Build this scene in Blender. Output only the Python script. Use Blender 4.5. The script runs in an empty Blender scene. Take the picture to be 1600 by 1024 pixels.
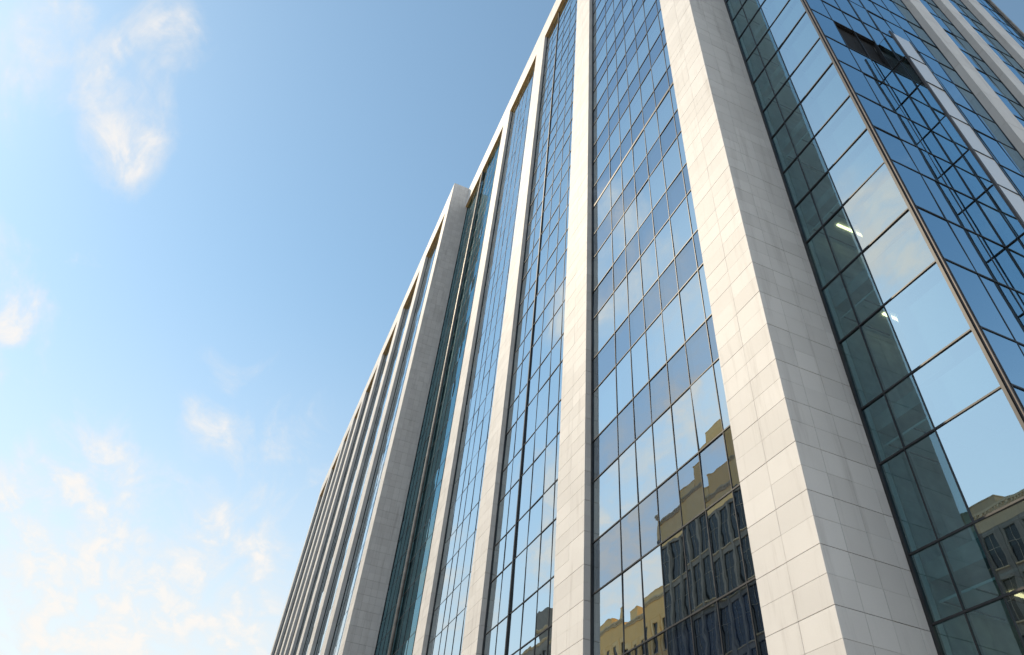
import bpy, math, random
from mathutils import Matrix, Vector
random.seed(7)
scn = bpy.context.scene
COL = scn.collection
R = math.radians

# ------------------------------------------------------------------ camera
cam_d = bpy.data.cameras.new('camera')
cam_d.sensor_width = 36.0
cam_d.lens = 24.418
cam_d.clip_start = 0.1
cam_d.clip_end = 6000
cam = bpy.data.objects.new('camera', cam_d)
COL.objects.link(cam)
cam.matrix_world = Matrix(((0.388446, 0.613931, 0.687167, 0),
                           (0.917926, -0.323163, -0.230169, 0),
                           (0.080759, 0.720176, -0.689075, 0), (0, 0, 0, 1)))
scn.camera = cam

# ------------------------------------------------------------------ sun and sky
SUN_AZ, SUN_EL = R(-130), R(44)           # azimuth from +X towards +Y
SKY_STRENGTH = 0.12
sun_d = bpy.data.lights.new('sun', 'SUN')
sun_d.energy = 1.8
sun_d.angle = R(1.0)
sun_d.color = (1.0, 0.83, 0.59)
sun = bpy.data.objects.new('sun', sun_d)
COL.objects.link(sun)
sdir = Vector((math.cos(SUN_EL) * math.cos(SUN_AZ), math.cos(SUN_EL) * math.sin(SUN_AZ), math.sin(SUN_EL)))
sun.rotation_euler = sdir.to_track_quat('Z', 'Y').to_euler()

scn.view_settings.view_transform = 'Standard'
scn.view_settings.look = 'None'
scn.view_settings.gamma = 1
scn.view_settings.use_curve_mapping = False
scn.view_settings.exposure = 0.95
scn.render.engine = 'CYCLES'
scn.cycles.use_denoising = True
scn.cycles.max_bounces = 10
scn.cycles.transparent_max_bounces = 16
scn.cycles.glossy_bounces = 5
scn.cycles.caustics_reflective = False
scn.cycles.caustics_refractive = False
scn.cycles.sample_clamp_indirect = 8

world = bpy.data.worlds.new('World')
scn.world = world
world.use_nodes = True


class NT:
    """tiny helper for node trees"""
    def __init__(self, tree):
        self.t = tree
        self.t.nodes.clear()

    def n(self, kind, **kw):
        nd = self.t.nodes.new(kind)
        for k, v in kw.items():
            setattr(nd, k, v)
        return nd

    def put(self, sock, v):
        if hasattr(v, 'is_linked'):
            self.t.links.new(v, sock)
        else:
            sock.default_value = v

    def math(self, op, a, b=None, c=None, clamp=False):
        nd = self.n('ShaderNodeMath', operation=op, use_clamp=clamp)
        self.put(nd.inputs[0], a)
        if b is not None:
            self.put(nd.inputs[1], b)
        if c is not None:
            self.put(nd.inputs[2], c)
        return nd.outputs[0]

    def vmath(self, op, a, b=None, out=0):
        nd = self.n('ShaderNodeVectorMath', operation=op)
        self.put(nd.inputs[0], a)
        if b is not None:
            if op == 'SCALE':
                self.put(nd.inputs['Scale'], b)
            else:
                self.put(nd.inputs[1], b)
        return nd.outputs[out]

    def ramp(self, v, a, b, c=0.0, d=1.0, smooth=True):
        nd = self.n('ShaderNodeMapRange', interpolation_type='SMOOTHSTEP' if smooth else 'LINEAR')
        self.put(nd.inputs[0], v)
        for i, x in enumerate((a, b, c, d)):
            nd.inputs[1 + i].default_value = x
        return nd.outputs[0]

    def noise(self, vec, scale, detail=4, rough=0.55, dist=0.0, dims='3D', out=0):
        nd = self.n('ShaderNodeTexNoise', noise_dimensions=dims)
        self.put(nd.inputs['Vector'], vec)
        nd.inputs['Scale'].default_value = scale
        nd.inputs['Detail'].default_value = detail
        nd.inputs['Roughness'].default_value = rough
        nd.inputs['Distortion'].default_value = dist
        return nd.outputs[out]

    def mix(self, f, a, b, blend='MIX'):
        nd = self.n('ShaderNodeMix', data_type='RGBA', blend_type=blend)
        self.put(nd.inputs[0], f)
        self.put(nd.inputs[6], a)
        self.put(nd.inputs[7], b)
        return nd.outputs[2]


def rgb(r, g, b):
    return (r, g, b, 1.0)


w = NT(world.node_tree)
gen = w.n('ShaderNodeTexCoord').outputs['Generated']
dirv = w.vmath('NORMALIZE', gen)
sep = w.n('ShaderNodeSeparateXYZ')
w.put(sep.inputs[0], dirv)
dz = sep.outputs[2]
sky = w.n('ShaderNodeTexSky', sky_type='NISHITA')
sky.sun_disc = False
sky.sun_elevation = SUN_EL
sky.sun_rotation = R(90) - SUN_AZ
sky.altitude = 50
sky.air_density = 1.0
sky.dust_density = 0.12
sky.ozone_density = 1.0
# pale haze low in the sky, equal all round
haze = w.ramp(dz, 0.0, 0.75, 1.0, 0.0)
haze = w.math('MULTIPLY', w.math('POWER', haze, 1.15), 0.95)
tinted = w.mix(1.0, sky.outputs[0], rgb(1.0, 1.05, 0.88), 'MULTIPLY')
base = w.mix(haze, tinted, rgb(3.9, 3.8, 3.6))
# clouds: wisps on a high layer, drifting banks that lie in a few parts of the sky
zc = w.math('MAXIMUM', w.math('ADD', dz, 0.25), 0.06)
cmb = w.n('ShaderNodeCombineXYZ')
w.put(cmb.inputs[0], w.math('MULTIPLY', w.math('DIVIDE', sep.outputs[0], zc), 0.78))
w.put(cmb.inputs[1], w.math('MULTIPLY', w.math('DIVIDE', sep.outputs[1], zc), 1.2))
fbm = w.noise(cmb.outputs[0], 6.5, 10, 0.6, 0.6)
big = w.noise(cmb.outputs[0], 1.4, 3, 0.5, 0.2)
banks = [((-0.563, -0.425, 0.709), 0.075, 1.15), ((-0.538, -0.40, 0.753), 0.06, .95), ((-0.576, -0.345, 0.741), 0.075, 1.05),
         ((-0.63, -0.306, 0.713), 0.055, 1.3), ((-0.513, -0.312, 0.799), 0.06, 1.0),
         ((-0.868, -0.104, 0.486), 0.10, 1.1), ((-0.852, -0.034, 0.522), 0.08, 1.15), ((-0.898, -0.214, 0.384), 0.11, 1.35),
         ((-0.879, -0.273, 0.391), 0.08, 1.3), ((-0.939, -0.035, 0.341), 0.13, 1.45), ((-0.931, -0.198, 0.305), 0.13, 1.45),
         ((-0.952, -0.092, 0.292), 0.12, 1.45), ((-0.841, -0.144, 0.522), 0.05, .9), ((-0.894, -0.077, 0.442), 0.06, .9),
         ((-0.625, -0.50, 0.60), 0.12, 1.5), ((-0.776, -0.441, 0.451), 0.13, 1.7), ((-0.721, -0.461, 0.517), 0.13, 1.6),
         ((-0.335, -0.593, 0.732), 0.075, 1.8), ((0.25, 0.6, 0.76), 0.14, .8), ((0.3, -0.75, 0.55), 0.2, 1.0),
         ((0.75, 0.2, 0.6), 0.18, .9), ((0.2, 0.85, 0.45), 0.2, .9), ((-0.3, 0.88, 0.35), 0.2, .9), ((0.8, -0.5, 0.3), 0.2, .9)]
mask = None
for (v, rad, amp) in banks:
    vv = Vector(v).normalized()
    dist = w.vmath('DISTANCE', dirv, tuple(vv), out=1)
    m = w.ramp(dist, rad * 2.3, 0.0, 0.0, amp)
    mask = m if mask is None else w.math('MAXIMUM', mask, m)
general = w.ramp(big, 0.48, 0.72, 0.0, 0.6)  # loose cloud all round, its amount raised to add ambient fill
mask = w.math('MAXIMUM', mask, general)
dens = w.math('ADD', fbm, w.math('MULTIPLY', w.math('SUBTRACT', mask, 1.0), 0.36))
dens = w.ramp(dens, 0.41, 0.76, 0.0, 0.9)
fine = w.noise(cmb.outputs[0], 15, 9, 0.6, 0.4)
dens = w.math('MULTIPLY', dens, w.ramp(fine, 0.32, 0.60, 0.3, 1.0))
lit = w.mix(w.ramp(dens, 0.2, 1.0), rgb(3.8, 3.75, 3.7), rgb(4.35, 4.1, 3.85))
skyc = w.mix(dens, base, lit)
bg = w.n('ShaderNodeBackground')
w.put(bg.inputs[0], skyc)
bg.inputs[1].default_value = SKY_STRENGTH
wo = w.n('ShaderNodeOutputWorld')
w.t.links.new(bg.outputs[0], wo.inputs[0])


# ------------------------------------------------------------------ materials
def new_mat(name):
    m = bpy.data.materials.new(name)
    m.use_nodes = True
    return m, NT(m.node_tree)


def finish(t, shader):
    o = t.n('ShaderNodeOutputMaterial')
    t.t.links.new(shader, o.inputs[0])


def piece_random(t):
    oi = t.n('ShaderNodeObjectInfo').outputs['Random']
    g = t.n('ShaderNodeNewGeometry')
    return t.math('FRACT', t.math('ADD', oi, g.outputs['Random Per Island'])), g


def principled(t, col, rough=0.6, metal=0.0, bump=None, spec=0.5):
    p = t.n('ShaderNodeBsdfPrincipled')
    t.put(p.inputs['Base Color'], col)
    t.put(p.inputs['Roughness'], rough)
    p.inputs['Metallic'].default_value = metal
    p.inputs['Specular IOR Level'].default_value = spec
    if bump is not None:
        t.t.links.new(bump, p.inputs['Normal'])
    return p.outputs[0]


def bump(t, h, strength=0.3, dist=0.01):
    b = t.n('ShaderNodeBump')
    b.inputs['Strength'].default_value = strength
    b.inputs['Distance'].default_value = dist
    t.t.links.new(h, b.inputs['Height'])
    return b.outputs[0]


def stone_mat(name, ca, cb, speck=0.12, streak=0.38, rough=0.62):
    m, t = new_mat(name)
    rnd, g = piece_random(t)
    pos = g.outputs['Position']
    tone = t.math('ADD', t.math('MULTIPLY', rnd, 0.36), t.math('MULTIPLY', t.noise(pos, 0.5, 5, 0.6), 0.7))
    col = t.mix(t.ramp(tone, 0.25, 0.9), ca, cb)
    mp = t.n('ShaderNodeMapping')
    t.put(mp.inputs[0], pos)
    mp.inputs['Scale'].default_value = (2.6, 2.6, 0.22)
    st = t.ramp(t.noise(mp.outputs[0], 1.0, 6, 0.65), 0.5, 0.78, 0.0, streak)
    col = t.mix(st, col, rgb(0.30, 0.27, 0.25))
    sp = t.ramp(t.noise(pos, 55, 3, 0.7), 0.55, 0.75, 0.0, speck)
    col = t.mix(sp, col, rgb(0.25, 0.23, 0.22))
    finish(t, principled(t, col, rough, bump=bump(t, t.noise(pos, 30, 4, 0.6), 0.25, 0.004)))
    return m


def plain(name, col, rough=0.5, metal=0.0, vary=0.25, scale=3.0, spec=0.5):
    m, t = new_mat(name)
    g = t.n('ShaderNodeNewGeometry')
    nz = t.noise(g.outputs['Position'], scale, 5, 0.6)
    c = t.mix(t.ramp(nz, 0.3, 0.75), rgb(*[x * (1 - vary) for x in col]), rgb(*[min(1, x * (1 + vary)) for x in col]))
    finish(t, principled(t, c, rough, metal, spec=spec))
    return m


def glass_mat(name, tint, base=0.47, wave=0.11, refl=(0.86, 0.95, 1.0)):
    """coated facade glass: a strong mirror coat over a tinted clear pane, with the slow waviness of heat treated panes"""
    m, t = new_mat(name)
    rnd, g = piece_random(t)
    off = t.n('ShaderNodeCombineXYZ')
    t.put(off.inputs[0], t.math('MULTIPLY', rnd, 37.0))
    t.put(off.inputs[2], t.math('MULTIPLY', rnd, 91.0))
    p = t.vmath('ADD', g.outputs['Position'], off.outputs[0])
    h = t.noise(p, 0.9, 2, 0.4)
    nrm = bump(t, h, wave, 0.02)
    gl = t.n('ShaderNodeBsdfGlossy')
    gl.inputs['Roughness'].default_value = 0.006
    gl.inputs['Color'].default_value = rgb(*refl)
    t.t.links.new(nrm, gl.inputs['Normal'])
    tr = t.n('ShaderNodeBsdfTransparent')
    tr.inputs['Color'].default_value = rgb(*tint)
    lw = t.n('ShaderNodeLayerWeight')
    lw.inputs[0].default_value = 0.5
    f = t.math('POWER', lw.outputs['Facing'], 4.0)
    f = t.math('ADD', t.math('MULTIPLY', f, 1 - base), base, clamp=True)
    mx = t.n('ShaderNodeMixShader')
    t.t.links.new(f, mx.inputs[0])
    t.t.links.new(tr.outputs[0], mx.inputs[1])
    t.t.links.new(gl.outputs[0], mx.inputs[2])
    finish(t, mx.outputs[0])
    return m


def clear_mat(name, tint):
    m, t = new_mat(name)
    tr = t.n('ShaderNodeBsdfTransparent')
    tr.inputs['Color'].default_value = rgb(*tint)
    finish(t, tr.outputs[0])
    return m


def glow_mat(name, col, power):
    m, t = new_mat(name)
    e = t.n('ShaderNodeEmission')
    e.inputs[0].default_value = rgb(*col)
    e.inputs[1].default_value = power
    finish(t, e.outputs[0])
    return m


M_STONE = stone_mat('pale_limestone', rgb(0.715, 0.695, 0.68), rgb(0.83, 0.81, 0.795))
M_CORE = plain('joint_mortar', (0.30, 0.28, 0.26), 0.9)
M_SOFFIT = plain('soffit_painted_glow', (0.93, 0.58, 0.25), 0.45, 0.0, 0.2, 1.0)  # golden bounce light under the roof edge is put into the board colour
M_ALU = plain('dark_anodised_aluminium', (0.035, 0.036, 0.04), 0.45, 0.25, 0.3, 2.0)
M_BRONZE = plain('bronze_corner_trim', (0.09, 0.075, 0.07), 0.5, 0.2, 0.25, 2.0)
M_PIPE = plain('weathered_steel_tube', (0.22, 0.20, 0.18), 0.45, 0.3, 0.3, 1.5)
M_GLASS = glass_mat('coated_glass', (0.34, 0.46, 0.50), base=0.66, refl=(0.86, 0.96, 1.0))
M_GLASS_SPAN = glass_mat('blue_spandrel_glass', (0.30, 0.40, 0.60), base=0.42, refl=(0.78, 0.90, 1.0))
M_GLASS_STRIP = glass_mat('pale_mirror_glass', (0.45, 0.60, 0.62), base=0.60, refl=(0.84, 0.96, 1.0))
M_GLASS_CLEAR = glass_mat('clear_teal_glass', (0.44, 0.70, 0.74), base=0.22, refl=(0.66, 0.92, 1.0))
M_GLASS_SHADE_TINT = glass_mat('shade_tinted_glass', (0.20, 0.36, 0.40), base=0.16, refl=(0.42, 0.72, 0.82))  # mirrored shade of the wing's flank put into the tint and mirror colour
M_GLASS_SIDE = glass_mat('blue_mirror_glass', (0.25, 0.40, 0.55), base=0.70, refl=(0.58, 0.82, 1.0))
M_WHITEGLASS, _t = new_mat('white_back_painted_glass')
finish(_t, principled(_t, rgb(0.78, 0.80, 0.84), 0.08))
M_BLACK = plain('painted_vent_dark', (0.008, 0.008, 0.01), 0.9)  # black that paints in the darkness inside the open vent
M_GBACK = clear_mat('glass_inner_face', (0.80, 0.90, 0.92))
M_SPAN = plain('slate_blue_spandrel_board', (0.035, 0.06, 0.105), 0.6, 0.0, 0.15, 0.6)
M_BLIND = plain('pale_roller_cloth', (0.55, 0.60, 0.62), 0.9, 0.0, 0.08, 0.6)
M_SLAB = plain('concrete_floor', (0.28, 0.28, 0.27), 0.8)
M_CEIL = plain('white_ceiling_tile', (0.55, 0.55, 0.53), 0.8, 0.0, 0.1, 1.5)
M_INWALL = plain('grey_plaster', (0.30, 0.33, 0.33), 0.8)
M_LAMP = glow_mat('lit_ceiling_strip', (1.0, 0.66, 0.32), 3.0)
M_ROOF = plain('roof_felt', (0.12, 0.12, 0.12), 0.9)


# ------------------------------------------------------------------ mesh helpers
FACES = ((0, 3, 2, 1), (4, 5, 6, 7), (0, 1, 5, 4), (1, 2, 6, 5), (2, 3, 7, 6), (3, 0, 4, 7))


class MB:
    def __init__(self):
        self.v, self.f, self.m = [], [], []

    def hexa(self, pts, slots=None):
        b = len(self.v)
        self.v += [tuple(p) for p in pts]
        for k, q in enumerate(FACES):
            self.f.append(tuple(b + i for i in q))
            self.m.append(slots[k] if slots else 0)

    def box(self, x0, x1, y0, y1, z0, z1, slots=None):
        self.hexa(((x0, y0, z0), (x1, y0, z0), (x1, y1, z0), (x0, y1, z0),
                   (x0, y0, z1), (x1, y0, z1), (x1, y1, z1), (x0, y1, z1)), slots)

    def tube(self, x, y, z0, z1, r, n=10):
        b = len(self.v)
        for z in (z0, z1):
            for i in range(n):
                a = 2 * math.pi * i / n
                self.v.append((x + r * math.cos(a), y + r * math.sin(a), z))
        for i in range(n):
            j = (i + 1) % n
            self.f.append((b + i, b + j, b + n + j, b + n + i))
            self.m.append(0)
        self.f.append(tuple(b + n + i for i in range(n)))
        self.f.append(tuple(b + n - 1 - i for i in range(n)))
        self.m += [0, 0]

    def build(self, name, mats, parent=None, loc=None, kind=None, label=None):
        mats = mats if isinstance(mats, (list, tuple)) else [mats]
        me = bpy.data.meshes.new(name)
        o = bpy.data.objects.new(name, me)
        COL.objects.link(o)
        base = Vector((0, 0, 0))
        if parent is not None:
            o.parent = parent
            pw = world_loc(parent)
        else:
            pw = Vector((0, 0, 0))
        if loc is not None:
            base = Vector(loc)
        else:
            base = pw
        o.location = base - pw
        me.from_pydata([(x - base.x, y - base.y, z - base.z) for x, y, z in self.v], [], self.f)
        for m in mats:
            me.materials.append(m)
        if len(mats) > 1:
            me.polygons.foreach_set('material_index', self.m)
        me.update()
        if kind:
            o['kind'] = kind
        if label:
            o['label'] = label
        return o


def world_loc(o):
    v = Vector((0, 0, 0))
    while o is not None:
        v = v + o.location
        o = o.parent
    return v


def thing(name, label, cat, loc, group=None):
    o = bpy.data.objects.new(name, None)
    COL.objects.link(o)
    o.location = loc
    o['label'] = label
    o['category'] = cat
    if group:
        o['group'] = group
    return o


_cache = {}


def place_piece(name, key, dims, mats, parent, centre, slots=None, rot=(0, 0, 0)):
    """one small box-shaped piece as an object of its own; alike pieces share mesh data"""
    k = (key,) + tuple(round(d, 3) for d in dims)
    if k not in _cache:
        mb = MB()
        a, b, c = (d / 2 for d in dims)
        mb.box(-a, a, -b, b, -c, c, slots)
        me = bpy.data.meshes.new(name)
        me.from_pydata(mb.v, [], mb.f)
        for m in mats:
            me.materials.append(m)
        if len(mats) > 1:
            me.polygons.foreach_set('material_index', mb.m)
        me.update()
        _cache[k] = me
    o = bpy.data.objects.new(name, _cache[k])
    COL.objects.link(o)
    o.parent = parent
    o.location = Vector(centre) - world_loc(parent)
    o.rotation_euler = rot
    return o


# ------------------------------------------------------------------ ground and street
GZ = -1.6
g = MB(); g.box(-3000, 3000, -3000, 3000, GZ - 0.5, GZ - 0.13)
o = g.build('ground', plain('dusty_ground', (0.20, 0.19, 0.17), 0.95, 0, 0.25, 0.3)); o['kind'] = 'structure'
g = MB(); g.box(-400, 300, -1.2, 7.2, GZ - 0.12, GZ - 0.11)
o = g.build('road', plain('asphalt', (0.05, 0.05, 0.052), 0.85, 0, 0.3, 4)); o['kind'] = 'structure'
g = MB()
for k in range(-60, 40):
    g.box(k * 6.0, k * 6.0 + 2.6, 2.94, 3.06, GZ - 0.106, GZ - 0.102)
o = g.build('lane_marking', plain('road_paint', (0.75, 0.75, 0.72), 0.7)); o['kind'] = 'structure'
M_PAVE = plain('paving_slab', (0.50, 0.46, 0.41), 0.85, 0, 0.2, 2)
g = MB(); g.box(-400, 300, 7.2, 80, GZ - 0.12, GZ)
o = g.build('pavement', M_PAVE); o['kind'] = 'structure'
g = MB(); g.box(-400, 300, -62, -1.2, GZ - 0.12, GZ)
o = g.build('pavement', M_PAVE); o['kind'] = 'structure'

# ------------------------------------------------------------------ the office building
ROOF = 76.0
SOFFIT = 72.0
YF, YG = 10.0, 10.30            # front of the piers, face of the glass
YL, YLG = 7.96, 8.38            # the same for the wing that steps forward on the left
YS, XC = 12.30, -6.20           # set-back glass strip and its free corner
office = thing('office_building', 'tall office building of pale stone piers and blue mirror glass bays', 'building', (-30, 12, GZ))

# storey heights
ZK = [7.05 + 4.13 * k for k in range(-3, 18)]
ROWS = []
for zk in ZK:
    ROWS += [(zk - 1.77, 'line'), (zk, 'line')]
LINES = sorted(z for z, _ in ROWS if z < SOFFIT - 0.3)      # transom heights of the long front
CORNER_LOW = [-1.45, 0.55, 2.65, 4.1, 5.72, 7.13, 9.3, 10.86, 13.06, 15.1, 17.2, 18.99, 20.95, 23.2, 25.1, 27.4]
CL = list(CORNER_LOW)
while CL[-1] < ROOF - 3:
    CL.append(CL[-1] + (1.95 if len(CL) % 2 == 0 else 2.2))

stone_pool = MB()               # the cladding too small or too far to pick apart
N_STONE = [0]


def clad(axis, fixed, out, a0, a1, z0, z1, cols, course, core, single_z=None, shift=0.0):
    """stone panels on one upright face. axis 'x': the face runs along X at Y=fixed, out is the sign of its outward side."""
    wd = (a1 - a0) / cols
    n = int((z1 - z0) / course)
    gap = 0.0045
    for r in range(n + 1):
        zz0 = z0 + r * course
        zz1 = min(z1, zz0 + course)
        if zz1 - zz0 < 0.1:
            continue
        for c in range(cols):
            p0, p1 = a0 + c * wd + gap, a0 + (c + 1) * wd - gap
            if c == 0:
                p0 = a0
            if c == cols - 1:
                p1 = a1
            d = 0.03 + random.uniform(-0.0025, 0.0025)
            strong = 0.0085 if r % 2 == 0 else 0.003
            q0, q1 = zz0 + strong, zz1 - (0.003 if r % 2 == 0 else 0.0085)
            f0, f1 = fixed, fixed + out * d
            lo, hi = min(f0, f1), max(f0, f1)
            if single_z and single_z[0] <= zz0 <= single_z[1] and N_STONE[0] < 296:
                N_STONE[0] += 1
                if axis == 'x':
                    place_piece('stone_panel', 'sx%d' % out, (p1 - p0, hi - lo, q1 - q0), [M_STONE], core, ((p0 + p1) / 2, (lo + hi) / 2, (q0 + q1) / 2))
                else:
                    place_piece('stone_panel', 'sy%d' % out, (hi - lo, p1 - p0, q1 - q0), [M_STONE], core, ((lo + hi) / 2, (p0 + p1) / 2, (q0 + q1) / 2))
            else:
                if axis == 'x':
                    stone_pool.box(p0, p1, lo, hi, q0, q1)
                else:
                    stone_pool.box(lo, hi, p0, p1, q0, q1)


T = 0.03                        # panel thickness; the core lies that much behind the finished face


def pier(x0, x1, yf, yb, cols, scols, course=0.6, z0=GZ, z1=ROOF, single=None, single_side=None, left=True):
    """upright stone pier: core, panels on the front and on the flanks"""
    c = MB()
    c.box(x0 + T, x1 - T, yf + T, yb, z0, z1)
    core = c.build('pilaster', M_CORE, office, loc=((x0 + x1) / 2, yf, GZ))
    clad('x', yf + T, -1, x0, x1, z0, z1, cols, course, core, single)
    clad('y', x1 - T, 1, yf + T + 0.001, yb, z0, z1, scols, course, core, single_side)
    if left:
        clad('y', x0 + T, -1, yf + T + 0.001, yb, z0, z1, 1, course * 2, core)
    return core


B0, B1 = -11.55, -9.57
pier(B0, B1, YF, YS + 0.35, 2, 4, single=(4.0, 26), single_side=(3.5, 24.5))
A0, A1 = -22.0, -19.68
pier(A0, A1, YF, YG + 0.25, 2, 1, single=(8.0, 20.0), single_side=(8.0, 15.0))
F0, F1 = -31.9, -29.77
pier(F0, F1, YF, YG + 0.25, 2, 1)
E0, E1 = -41.15, -39.15
pier(E0, E1, YF, YG + 0.25, 2, 1)
D0, D1 = -56.05, -54.0
pier(D0, D1, YL, YG + 0.25, 2, 5)
LEFT = [(-67.0, -64.3), (-78.5, -75.5), (-90.1, -87.2), (-100.9, -98.1), (-109.2, -106.7), (-117.7, -114.9), (-128.5, -125.9), (-141.0, -138.0)]
for (a, b) in LEFT:
    pier(a, b, YL, YLG + 0.2, 2, 1, course=1.2)


# roof band, soffit boards
def band(x0, x1, yf, yb):
    c = MB(); c.box(x0, x1, yf + T, yb, SOFFIT + 0.04, ROOF)
    core = c.build('roof_band', M_CORE, office)
    n = max(1, round((x1 - x0) / 1.3))
    clad('x', yf + T, -1, x0, x1, SOFFIT + 0.04, ROOF, n, 1.0, core)
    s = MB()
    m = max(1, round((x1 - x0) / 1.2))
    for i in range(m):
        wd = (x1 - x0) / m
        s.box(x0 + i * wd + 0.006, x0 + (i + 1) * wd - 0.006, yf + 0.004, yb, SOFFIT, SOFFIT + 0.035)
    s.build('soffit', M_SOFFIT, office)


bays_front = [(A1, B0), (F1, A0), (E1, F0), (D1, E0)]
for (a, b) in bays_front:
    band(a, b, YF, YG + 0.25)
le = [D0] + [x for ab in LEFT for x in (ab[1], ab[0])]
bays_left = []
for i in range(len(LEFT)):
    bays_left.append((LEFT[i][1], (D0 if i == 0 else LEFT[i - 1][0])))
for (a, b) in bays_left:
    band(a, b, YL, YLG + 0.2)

# roofs
rf = MB()
rf.box(-54, -11.6, YG + 0.26, 33.0, ROOF - 0.5, ROOF - 0.1)
rf.box(-140.9, -54.1, YG + 0.3, 33.0, ROOF - 0.5, ROOF - 0.1)
rf.box(-140.9, -56.1, YLG + 0.21, YG + 0.29, ROOF - 0.5, ROOF - 0.1)
rf.box(-11.55, XC - 0.02, YS + 0.36, 33.0, ROOF - 0.5, ROOF - 0.1)
rf.build('roof', M_ROOF, office)

# ---- glazing
pane_pool, bar_pool, blind_pool, span_pool = MB(), MB(), MB(), MB()
N_PANE = [0]
SL_Y = (1, 1, 0, 1, 1, 1)       # the coated face is the one towards -Y
SL_X = (1, 1, 1, 0, 1, 1)       # ... or towards +X
GT = 0.024
SLOT = {'clear_teal_glass': 2, 'blue_mirror_glass': 3, 'white_back_painted_glass': 4, 'blue_spandrel_glass': 5, 'pale_mirror_glass': 6, 'shade_tinted_glass': 7}


def pane_y(x0, x1, z0, z1, y, single, gm=None):
    """pane facing -Y, front face on plane y, each set a hair out of true"""
    ra, rb = random.gauss(0, 0.0042), random.gauss(0, 0.0042)
    if single and N_PANE[0] < 298:
        N_PANE[0] += 1
        return place_piece('glass_pane', 'py' + (gm.name if gm else ''), (x1 - x0, GT, z1 - z0), [gm or M_GLASS, M_GBACK], office,
                           ((x0 + x1) / 2, y + GT / 2, (z0 + z1) / 2), SL_Y, (ra, 0, rb))
    def yy(sx, sz):
        return y + sx * rb * (x1 - x0) / 2 - sz * ra * (z1 - z0) / 2
    p = []
    for z, sz in ((z0, -1), (z1, 1)):
        p += [(x0, yy(-1, sz), z), (x1, yy(1, sz), z), (x1, yy(1, sz) + GT, z), (x0, yy(-1, sz) + GT, z)]
    pane_pool.hexa(p, (1, 1, SLOT.get(gm.name, 0) if gm else 0, 1, 1, 1))


def pane_x(y0, y1, z0, z1, x, single, gm=None):
    gm = gm or M_GLASS_SIDE
    ra, rb = random.gauss(0, 0.0042), random.gauss(0, 0.0042)
    if single and N_PANE[0] < 298:
        N_PANE[0] += 1
        return place_piece('glass_pane', 'px' + gm.name, (GT, y1 - y0, z1 - z0), [gm, M_GBACK], office,
                           (x - GT / 2, (y0 + y1) / 2, (z0 + z1) / 2), SL_X, (0, ra, rb))
    def xx(sy, sz):
        return x - sy * rb * (y1 - y0) / 2 + sz * ra * (z1 - z0) / 2
    p = []
    for z, sz in ((z0, -1), (z1, 1)):
        p += [(xx(-1, sz) - GT, y0, z), (xx(-1, sz), y0, z), (xx(1, sz), y1, z), (xx(1, sz) - GT, y1, z)]
    pane_pool.hexa(p, (1, 1, 1, SLOT[gm.name], 1, 1))


def bar(x0, x1, y0, y1, z0, z1, name, single, mat=None):
    mb = MB() if single else bar_pool
    mb.box(x0, x1, y0, y1, z0, z1)
    if single:
        return mb.build(name, mat or M_ALU, office, loc=((x0 + x1) / 2, (y0 + y1) / 2, (z0 + z1) / 2))


def gm_for(gm, i, za, zb, last):
    if gm is M_GLASS_CLEAR:
        return M_GLASS_STRIP if i == last else M_GLASS_CLEAR
    if gm is M_GLASS_SHADE_TINT:
        return gm
    return M_GLASS_SPAN if (gm == 'banded' and zb - za < 2.0) else None


def front_bay(x0, x1, y, cuts, zlines, top, single_rows, single_bars, heavy_x=(), heavy_z=(), blinds=True, spandrels=True, proud=0.025, gm=None):
    """curtain wall bay facing -Y between x0 and x1; cuts are the mullion places"""
    xs = [x0] + sorted(cuts) + [x1]
    zs = [GZ + 0.1] + [z for z in zlines if z > GZ + 0.4] + [top]
    for j in range(len(zs) - 1):
        za, zb = zs[j] + 0.02, zs[j + 1] - 0.02
        single = single_rows[0] <= zs[j] <= single_rows[1]
        for i in range(len(xs) - 1):
            pane_y(xs[i] + 0.012, xs[i + 1] - 0.012, za, zb, y, single, gm_for(gm, i, zs[j], zs[j + 1], len(xs) - 2))
    for z in zs[1:-1]:
        h = 0.075 if any(abs(z - q) < 0.2 for q in heavy_z) else 0.02
        bar(x0 + 0.004, x1 - 0.004, y - proud, y + 0.05, z - h, z + h, 'transom', single_bars and z < 34)
    for x in xs[1:-1]:
        hv = any(abs(x - q) < 0.1 for q in heavy_x)
        wv = 0.045 if hv else 0.012
        bar(x - wv, x + wv, y - (0.07 if hv else 0.02), y + 0.09, GZ + 0.1, top, 'mullion', single_bars)
    # frame along the piers
    bar(x0 + 0.002, x0 + 0.07, y - 0.05, y + 0.1, GZ + 0.1, top, 'mullion', single_bars)
    bar(x1 - 0.07, x1 - 0.002, y - 0.05, y + 0.1, GZ + 0.1, top, 'mullion', single_bars)
    if spandrels:
        for zk in ZK:
            if zk < top and zk - 1.77 > GZ:
                span_pool.box(x0 + 0.08, x1 - 0.08, y + 0.11, y + 0.16, zk - 1.72, zk - 0.05)
    if blinds:
        for zk in ZK:
            lo, hi = zk + 0.06, zk + 4.13 - 1.77 - 0.06
            if hi > top - 0.2 or lo < 10.5:
                continue
            for i in range(len(xs) - 1):
                r = random.random()
                drop = 0.97 if r < 0.55 else (random.uniform(0.5, 0.95) if r < 0.85 else random.uniform(0.1, 0.3))
                blind_pool.box(xs[i] + 0.03, xs[i + 1] - 0.03, y + 0.22, y + 0.23, hi - (hi - lo) * drop, hi - 0.18)


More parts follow.
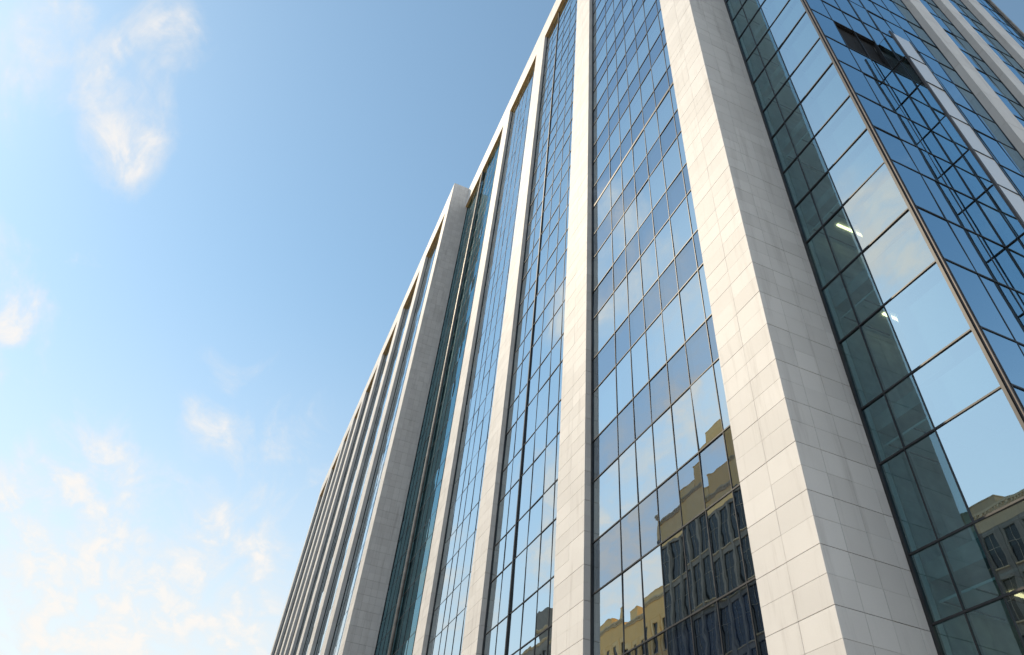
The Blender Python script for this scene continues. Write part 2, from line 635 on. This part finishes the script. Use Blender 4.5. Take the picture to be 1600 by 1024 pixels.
TOPZ = SOFFIT
front_bay(A1, B0, YG, [-17.72, -16.6, -15.53, -14.42, -13.34, -12.2], LINES, TOPZ, (4, 33), True, heavy_z=(30.06,), gm='banded')
front_bay(F1, A0, YG, [-28.2, -26.92, -25.5, -24.1, -22.95], LINES, TOPZ, (6.5, 20), True, heavy_x=(-26.92,))
front_bay(E1, F0, YG, [-37.95, -36.75, -35.7, -34.4, -33.1], LINES, TOPZ, (99, 0), False, proud=0.008)
front_bay(D1, E0, YG, [-52.6, -51.3, -50.0, -48.7, -46.6, -45.3, -44.0, -42.5], LINES, TOPZ, (99, 0), False, blinds=False, proud=0.008, gm=M_GLASS_SHADE_TINT)
for (a, b) in bays_left:
    n = 5
    front_bay(a, b, YLG, [a + (b - a) * (i + 1) / n for i in range(n - 1)], LINES, TOPZ, (99, 0), False, proud=0.006)
# steel tube standing before the shaded bay beside the forward wing
p = MB(); p.tube(-48.1, YG - 0.16, GZ, SOFFIT, 0.13, 12)
p.build('drain_pipe', M_PIPE, office, loc=(-48.1, YG - 0.16, GZ))

# corner strip (faces -Y)
front_bay(B1 + 0.0, XC - 0.052, YS, [-8.78, -7.95], CL, ROOF - 0.2, (-1, 31), True, blinds=False, spandrels=False, proud=0.03, gm=M_GLASS_CLEAR)
# corner trim
c = MB(); c.box(XC - 0.05, XC + 0.008, YS - 0.006, YS + 0.05, GZ, ROOF - 0.2)
c.build('corner_trim', M_BRONZE, office, loc=(XC, YS, GZ))


def side_bay(y0, y1, x, cuts, zlines, top, single_rows, single_bars, z0=GZ + 0.1, hole=None, gm=None):
    ys = [y0] + sorted(cuts) + [y1]
    zs = [z0] + [z for z in zlines if z > z0 + 0.3 and z < top - 0.2] + [top]
    for j in range(len(zs) - 1):
        single = single_rows[0] <= zs[j] <= single_rows[1]
        for i in range(len(ys) - 1):
            if hole and hole[0] <= zs[j] + 0.1 <= hole[1] and hole[2] <= ys[i] + 0.05 <= hole[3]:
                continue
            pane_x(ys[i] + 0.012, ys[i + 1] - 0.012, zs[j] + 0.02, zs[j + 1] - 0.02, x, single, gm)
    for z in zs[1:-1]:
        bar(x - 0.05, x + 0.02, y0 + 0.004, y1 - 0.004, z - 0.02, z + 0.02, 'transom', single_bars and z < 30)
    for yv in ys[1:-1]:
        bar(x - 0.05, x + 0.012, yv - 0.012, yv + 0.012, z0, top, 'mullion', single_bars)
    bar(x - 0.1, x + 0.02, y0 + 0.002, y0 + 0.03, z0, top, 'mullion', single_bars)
    bar(x - 0.1, x + 0.02, y1 - 0.03, y1 - 0.002, z0, top, 'mullion', single_bars)


FINS = [(20.35, 21.45, 0.29), (24.1, 25.15, 0.29), (28.2, 29.6, 0.29)]
BX0, BX1, BXP, BXT = 15.4, 16.35, -5.57, 27.05     # glazed shaft standing out of the side wall
side_bay(YS + 0.052, BX0, XC, [13.4, 14.4], CL, ROOF - 0.2, (5, 45), True, hole=(25.0, 27.3, 13.3, 15.3))
side_bay(BX0 + 0.001, BX1, XC, [], [z for z in CL], ROOF - 0.2, (99, 0), False, z0=BXT + 0.25)
side_bay(BX1 + 0.001, FINS[0][0], XC, [17.35, 18.35, 19.35], CL, ROOF - 0.2, (13, 40), True)
side_bay(FINS[0][1], FINS[1][0], XC, [22.3, 23.2], CL, ROOF - 0.2, (99, 0), False)
side_bay(FINS[1][1], FINS[2][0], XC, [26.2, 27.2], CL, ROOF - 0.2, (99, 0), False)
side_bay(FINS[2][1], 33.0, XC, [30.7, 31.8], CL, ROOF - 0.2, (99, 0), False)
for (a, b, p) in FINS:
    cmb_ = MB(); cmb_.box(XC - 0.2, XC + p - T, a + T, b - T, GZ, ROOF)
    core = cmb_.build('fin', M_CORE, office, loc=(XC, (a + b) / 2, GZ))
    clad('y', XC + p - T, 1, a, b, GZ, ROOF, 1, 1.2, core)
    clad('x', a + T, -1, XC - 0.2, XC + p - T - 0.001, GZ, ROOF, 1, 1.2, core)
    clad('x', b - T, 1, XC - 0.2, XC + p - T - 0.001, GZ, ROOF, 1, 1.2, core)
# glazed shaft
side_bay(BX0 + 0.05, BX1, BXP, [], CL, BXT, (8, 27), False, gm=M_WHITEGLASS)
zz = [GZ + 0.1] + [z for z in CL if GZ + 0.4 < z < BXT - 0.3] + [BXT]
for j in range(len(zz) - 1):
    pane_y(XC + 0.028, XC + 0.33, zz[j] + 0.02, zz[j + 1] - 0.02, BX0, False, M_GLASS_STRIP)
    pane_y(XC + 0.36, BXP - 0.05, zz[j] + 0.02, zz[j + 1] - 0.02, BX0, False, M_GLASS_STRIP)
    bar_pool.box(XC + 0.028, BXP - 0.06, BX0 - 0.03, BX0 + 0.08, zz[j] - 0.014, zz[j] + 0.014)
bar_pool.box(XC + 0.335, XC + 0.355, BX0 - 0.03, BX0 + 0.08, GZ + 0.1, BXT)
c = MB(); c.box(BXP - 0.045, BXP + 0.02, BX0 - 0.02, BX0 + 0.045, GZ, BXT + 0.06)
c.build('corner_trim', M_BRONZE, office, loc=(BXP, BX0, GZ))
c = MB(); c.box(XC + 0.005, BXP - 0.05, BX0 + 0.05, BX1, BXT + 0.002, BXT + 0.10)
c.build('shaft_cap', M_ALU, office)
c = MB(); c.box(XC + 0.07, BXP - 0.16, BX0 + 0.2, BX1 - 0.05, GZ, BXT - 0.05)
c.build('shaft_lining', M_BLIND, office)
c = MB(); c.box(XC + 0.005, BXP - 0.03, BX1 + 0.002, BX1 + 0.05, GZ, BXT)
c.build('shaft_back', M_BLIND, office)
v = MB()  # black sheets standing in for the unlit room behind the open vent
v.box(XC - 0.15, XC - 0.12, 13.42, 15.38, 25.12, 27.38)
v.box(XC - 0.119, XC - 0.04, 13.42, 15.38, 25.125, 25.15)
v.box(XC - 0.119, XC - 0.04, 13.42, 15.38, 27.33, 27.37)
v.build('vent_dark_sheets', M_BLACK, office, loc=(XC - 0.5, 14.4, 26.2))
# open vent in the side wall: a pushed-out sash frame
s = place_piece('open_sash', 'sash', (0.03, 0.05, 2.1), [M_ALU], office, (XC - 0.30, 14.4, 26.25), None, (0, R(-9), 0))

# end wall on the far side, rear walls
e = MB()
e.box(-140.9, XC - 0.3, 33.02, 33.3, GZ, ROOF - 0.1)
e.box(-141.0 + T, -140.7, YLG + 0.25, 33.0, GZ, ROOF - 0.1)
e.box(XC - 0.25, XC + 0.12, 33.0, 33.28, GZ, ROOF)
e.build('rear_wall', M_CORE, office)

pool = pane_pool.build('glass_pane', [M_GLASS, M_GBACK, M_GLASS_CLEAR, M_GLASS_SIDE, M_WHITEGLASS, M_GLASS_SPAN, M_GLASS_STRIP, M_GLASS_SHADE_TINT], office, kind='stuff')
bar_pool.build('glazing_bar', M_ALU, office, kind='stuff')
span_pool.build('spandrel_panel', M_SPAN, office, kind='stuff')
blind_pool.build('roller_blind', M_BLIND, office, kind='stuff')
stone_pool.build('stone_panel', M_STONE, office, kind='stuff')

# blinds of the corner strip: one for each wide pane
for j in range(len(CL) - 1):
    z0, z1 = CL[j], CL[j + 1]
    if z0 < 9 or z1 > 34:
        continue
    place_piece('roller_blind', 'cb', (1.56, 0.012, round(z1 - z0 - 0.42, 2)), [M_BLIND], office,
                (-7.10, YS + 0.2, z0 + 0.05 + (z1 - z0 - 0.42) / 2))

# ---- inside: floors with ceilings, core walls
for k, zk in enumerate(ZK):
    if zk - 1.77 < GZ or zk > ROOF:
        continue
    f = MB()
    f.box(-53.9, -11.7, YG + 0.3, 32.9, zk - 0.5, zk - 0.06)
    f.box(-140.6, -54.1, YG + 0.6, 32.9, zk - 0.5, zk - 0.06)
    f.box(-140.6, -56.2, YLG + 0.3, YG + 0.59, zk - 0.5, zk - 0.06)
    f.build('floor_slab', M_SLAB, office)
    f = MB()
    f.box(-53.9, -11.7, YG + 0.32, 20.0, zk - 1.74, zk - 1.70)
    f.build('ceiling', M_CEIL, office)
corner_floors = [CL[i] for i in range(len(CL)) if i % 2 == 1 and CL[i] < ROOF - 2]
for k, z in enumerate(corner_floors):
    f = MB(); f.box(-11.6, XC - 0.16, YS + 0.42, 32.9, z - 0.45, z - 0.05)
    f.build('floor_slab', M_SLAB, office)
    f = MB(); f.box(-11.6, XC - 0.3, YS + 0.5, 20.0, z - 0.85, z - 0.80)
    f.build('ceiling', M_CEIL, office)
cw = MB()
cw.box(-53.8, -14.0, 17.5, 17.8, GZ, ROOF - 0.6)
cw.box(-140, -54.2, 14.0, 14.3, GZ, ROOF - 0.6)
cw.box(-11.62, -11.5, YS + 0.45, 32.8, GZ, ROOF - 0.6)
cw.box(-11.4, -9.2, 18.0, 18.2, GZ, ROOF - 0.6)
cw.box(-9.9, -9.6, YS + 0.45, 16.4, GZ, ROOF - 0.6)
cw.box(-9.2, -9.0, 18.3, 32.8, GZ, ROOF - 0.6)
cw.build('inner_wall', M_INWALL, office)
for k in range(1, len(corner_floors) - 1):
    z0, z1 = corner_floors[k] + 0.0, corner_floors[k + 1] - 0.86
    f = MB()
    f.box(-9.55, -8.4 + 0.5 * (k % 3), 14.5 + 0.35 * (k % 2), 14.6 + 0.35 * (k % 2), z0, z1)
    f.build('partition', M_CEIL, office)
    f = MB()
    f.box(-7.5, -7.1, 15.2, 15.6, z0, z1)
    f.build('column', M_INWALL, office)
    f = MB()
    for i in range(4):
        f.box(-9.5 + i * 0.75, -9.46 + i * 0.75, YS + 0.5, 14.4, z1 - 0.012, z1 + 0.004)
    f.build('ceiling_rail', M_ALU, office)
# lit ceiling strips in a few corner rooms
for (z, xx, yy) in ((4.1, -8.9, 13.6), (4.1, -8.0, 14.6), (4.1, -7.2, 13.4), (7.13, -8.5, 13.9), (7.13, -7.9, 14.9), (15.1, -8.9, 14.1), (18.99, -9.0, 13.8)):
    zc_ = min(corner_floors, key=lambda q: abs(q - z))
    place_piece('ceiling_light', 'cl', (0.07, 1.0, 0.04), [M_LAMP], office, (xx, yy, zc_ - 0.88))


# ------------------------------------------------------------------ the old houses across the street (seen mirrored in the glass)
M_GOLD = stone_mat('honey_sandstone', rgb(0.96, 0.62, 0.25), rgb(0.97, 0.72, 0.38), 0.1, 0.25, 0.85)
M_OCHRE = stone_mat('weathered_sandstone', rgb(0.50, 0.39, 0.24), rgb(0.62, 0.50, 0.33), 0.1, 0.35, 0.85)
M_GREYST = stone_mat('sooty_stone', rgb(0.22, 0.21, 0.19), rgb(0.34, 0.31, 0.27), 0.1, 0.35, 0.85)
M_TRIM = stone_mat('carved_trim_stone', rgb(0.62, 0.50, 0.32), rgb(0.72, 0.60, 0.42), 0.1, 0.2, 0.85)
M_DARKPANE = plain('old_window_glass', (0.02, 0.025, 0.03), 0.08, 0.0, 0.3, 2)
M_FRAME = plain('painted_window_frame', (0.40, 0.36, 0.30), 0.6)
M_LEAD = plain('lead_roof', (0.10, 0.10, 0.105), 0.6)


def old_house(name, label, x0, x1, yf, yb, top, mat, ncol, storey, win_w, win_h, steps=(), attic=1.2, shaft=None):
    t = thing(name, label, 'building', ((x0 + x1) / 2, (yf + yb) / 2, GZ), 'old stone buildings across the street')
    b = MB()
    b.box(x0, x1, yb, yf - 0.35, GZ, top)
    wl = b.build('wall', mat, t)
    # outer skin with window openings
    sk = MB()
    wd = (x1 - x0) / ncol
    nst = int((top - attic - GZ) / storey)
    tops = top - attic
    for c in range(ncol):
        xa, xb = x0 + c * wd, x0 + (c + 1) * wd
        m0, m1 = (xa + xb) / 2 - win_w / 2, (xa + xb) / 2 + win_w / 2
        sk.box(xa, m0, yf - 0.35, yf, GZ, tops)
        sk.box(m1, xb, yf - 0.35, yf, GZ, tops)
        prev = GZ
        for s in range(nst):
            zb = tops - (nst - s) * storey + (storey - win_h) * 0.5
            sk.box(m0, m1, yf - 0.35, yf - 0.02, prev, zb)
            prev = zb + win_h
            wn = place_piece('window', name + 'w', (win_w, 0.06, win_h), [M_DARKPANE], t, ((m0 + m1) / 2, yf - 0.29, zb + win_h / 2))
            fr = MB()
            if (c + s) % 1 == 0:
                place_piece('frame', name + 'f', (0.07, 0.05, win_h), [M_FRAME], wn, ((m0 + m1) / 2, yf - 0.23, zb + win_h / 2))
                place_piece('frame', name + 'g', (win_w, 0.045, 0.07), [M_FRAME], wn, ((m0 + m1) / 2, yf - 0.23, zb + win_h * 0.62))
            place_piece('sill', name + 's', (win_w + 0.3, 0.2, 0.16), [M_TRIM], wn, ((m0 + m1) / 2, yf + 0.08, zb - 0.09))
        sk.box(m0, m1, yf - 0.35, yf - 0.02, prev, tops)
        # pilaster strip
        sk.box(xa - 0.28 if c else xa, xa + 0.28, yf + 0.002, yf + 0.16, GZ, tops - 0.1)
    sk.build('facing', shaft or mat, t)
    at = MB(); at.box(x0, x1, yf - 0.348, yf + 0.03, tops + 0.002, top - 0.502)
    at.build('attic', mat, t)
    co = MB()
    co.box(x0 - 0.25, x1 + 0.25, yf - 0.3, yf + 0.45, top, top + 0.32)
    co.box(x0 - 0.1, x1 + 0.1, yf - 0.3, yf + 0.24, top - 0.5, top - 0.002)
    n = int((x1 - x0) / 0.55)
    for i in range(n):
        xx = x0 + 0.2 + i * 0.55
        co.box(xx, xx + 0.25, yf + 0.242, yf + 0.40, top - 0.28, top - 0.003)
    co.build('cornice', M_TRIM, t)
    pr = MB()
    for (a, c_, h) in steps:
        pr.box(a, c_, yf - 4.6, yf - 0.05, top + 0.322, top + 0.322 + h)
        pr.box(a - 0.08, c_ + 0.08, yf - 4.68, yf + 0.03, top + 0.324 + h, top + 0.324 + h + 0.16)
    if steps:
        pr.build('parapet', mat, t)
    rr = MB(); rr.box(x0 + 0.2, x1 - 0.2, yb + 0.2, yf - 4.9, top + 0.002, top + 0.25)
    rr.build('roof', M_LEAD, t)
    return t


HY = -62.0
old_house('stone_tower', 'tall honey coloured stone block with a stepped parapet, mirrored in the wide bay', -124.0, -94.5, HY, -90, 81.0, M_GOLD, 8, 9.5, 2.6, 8.3, attic=6.0, shaft=M_GREYST,
          steps=((-115.5, -107.6, 2.2), (-107.5, -100.6, 5.0), (-100.5, -94.9, 8.0)))
old_house('stone_tower', 'lower yellow stone block with evenly spaced narrow windows beside the tall stepped one', -158.0, -125.2, HY, -90, 64.5, M_GOLD, 9, 7.5, 1.7, 5.4, attic=4.0,
          steps=((-156, -147, 1.6), (-143, -139.5, 2.6), (-136, -126, 1.2)))
old_house('stone_tower', 'sooty grey stone block at the far end of the old row', -262.0, -221.0, -80.0, -105, 91.5, M_GREYST, 9, 8.0, 2.2, 5.8, attic=3.0,
          steps=((-239.0, -221.4, 6.0),))
old_house('stone_tower', 'low weathered stone block with two roof houses nearest the glass corner', -68.0, -34.0, HY, -90, 50.0, M_OCHRE, 12, 6.0, 1.7, 4.6, attic=2.0, shaft=M_GREYST,
          steps=((-58.0, -52.0, 1.2), (-45.0, -40.0, 1.6)))
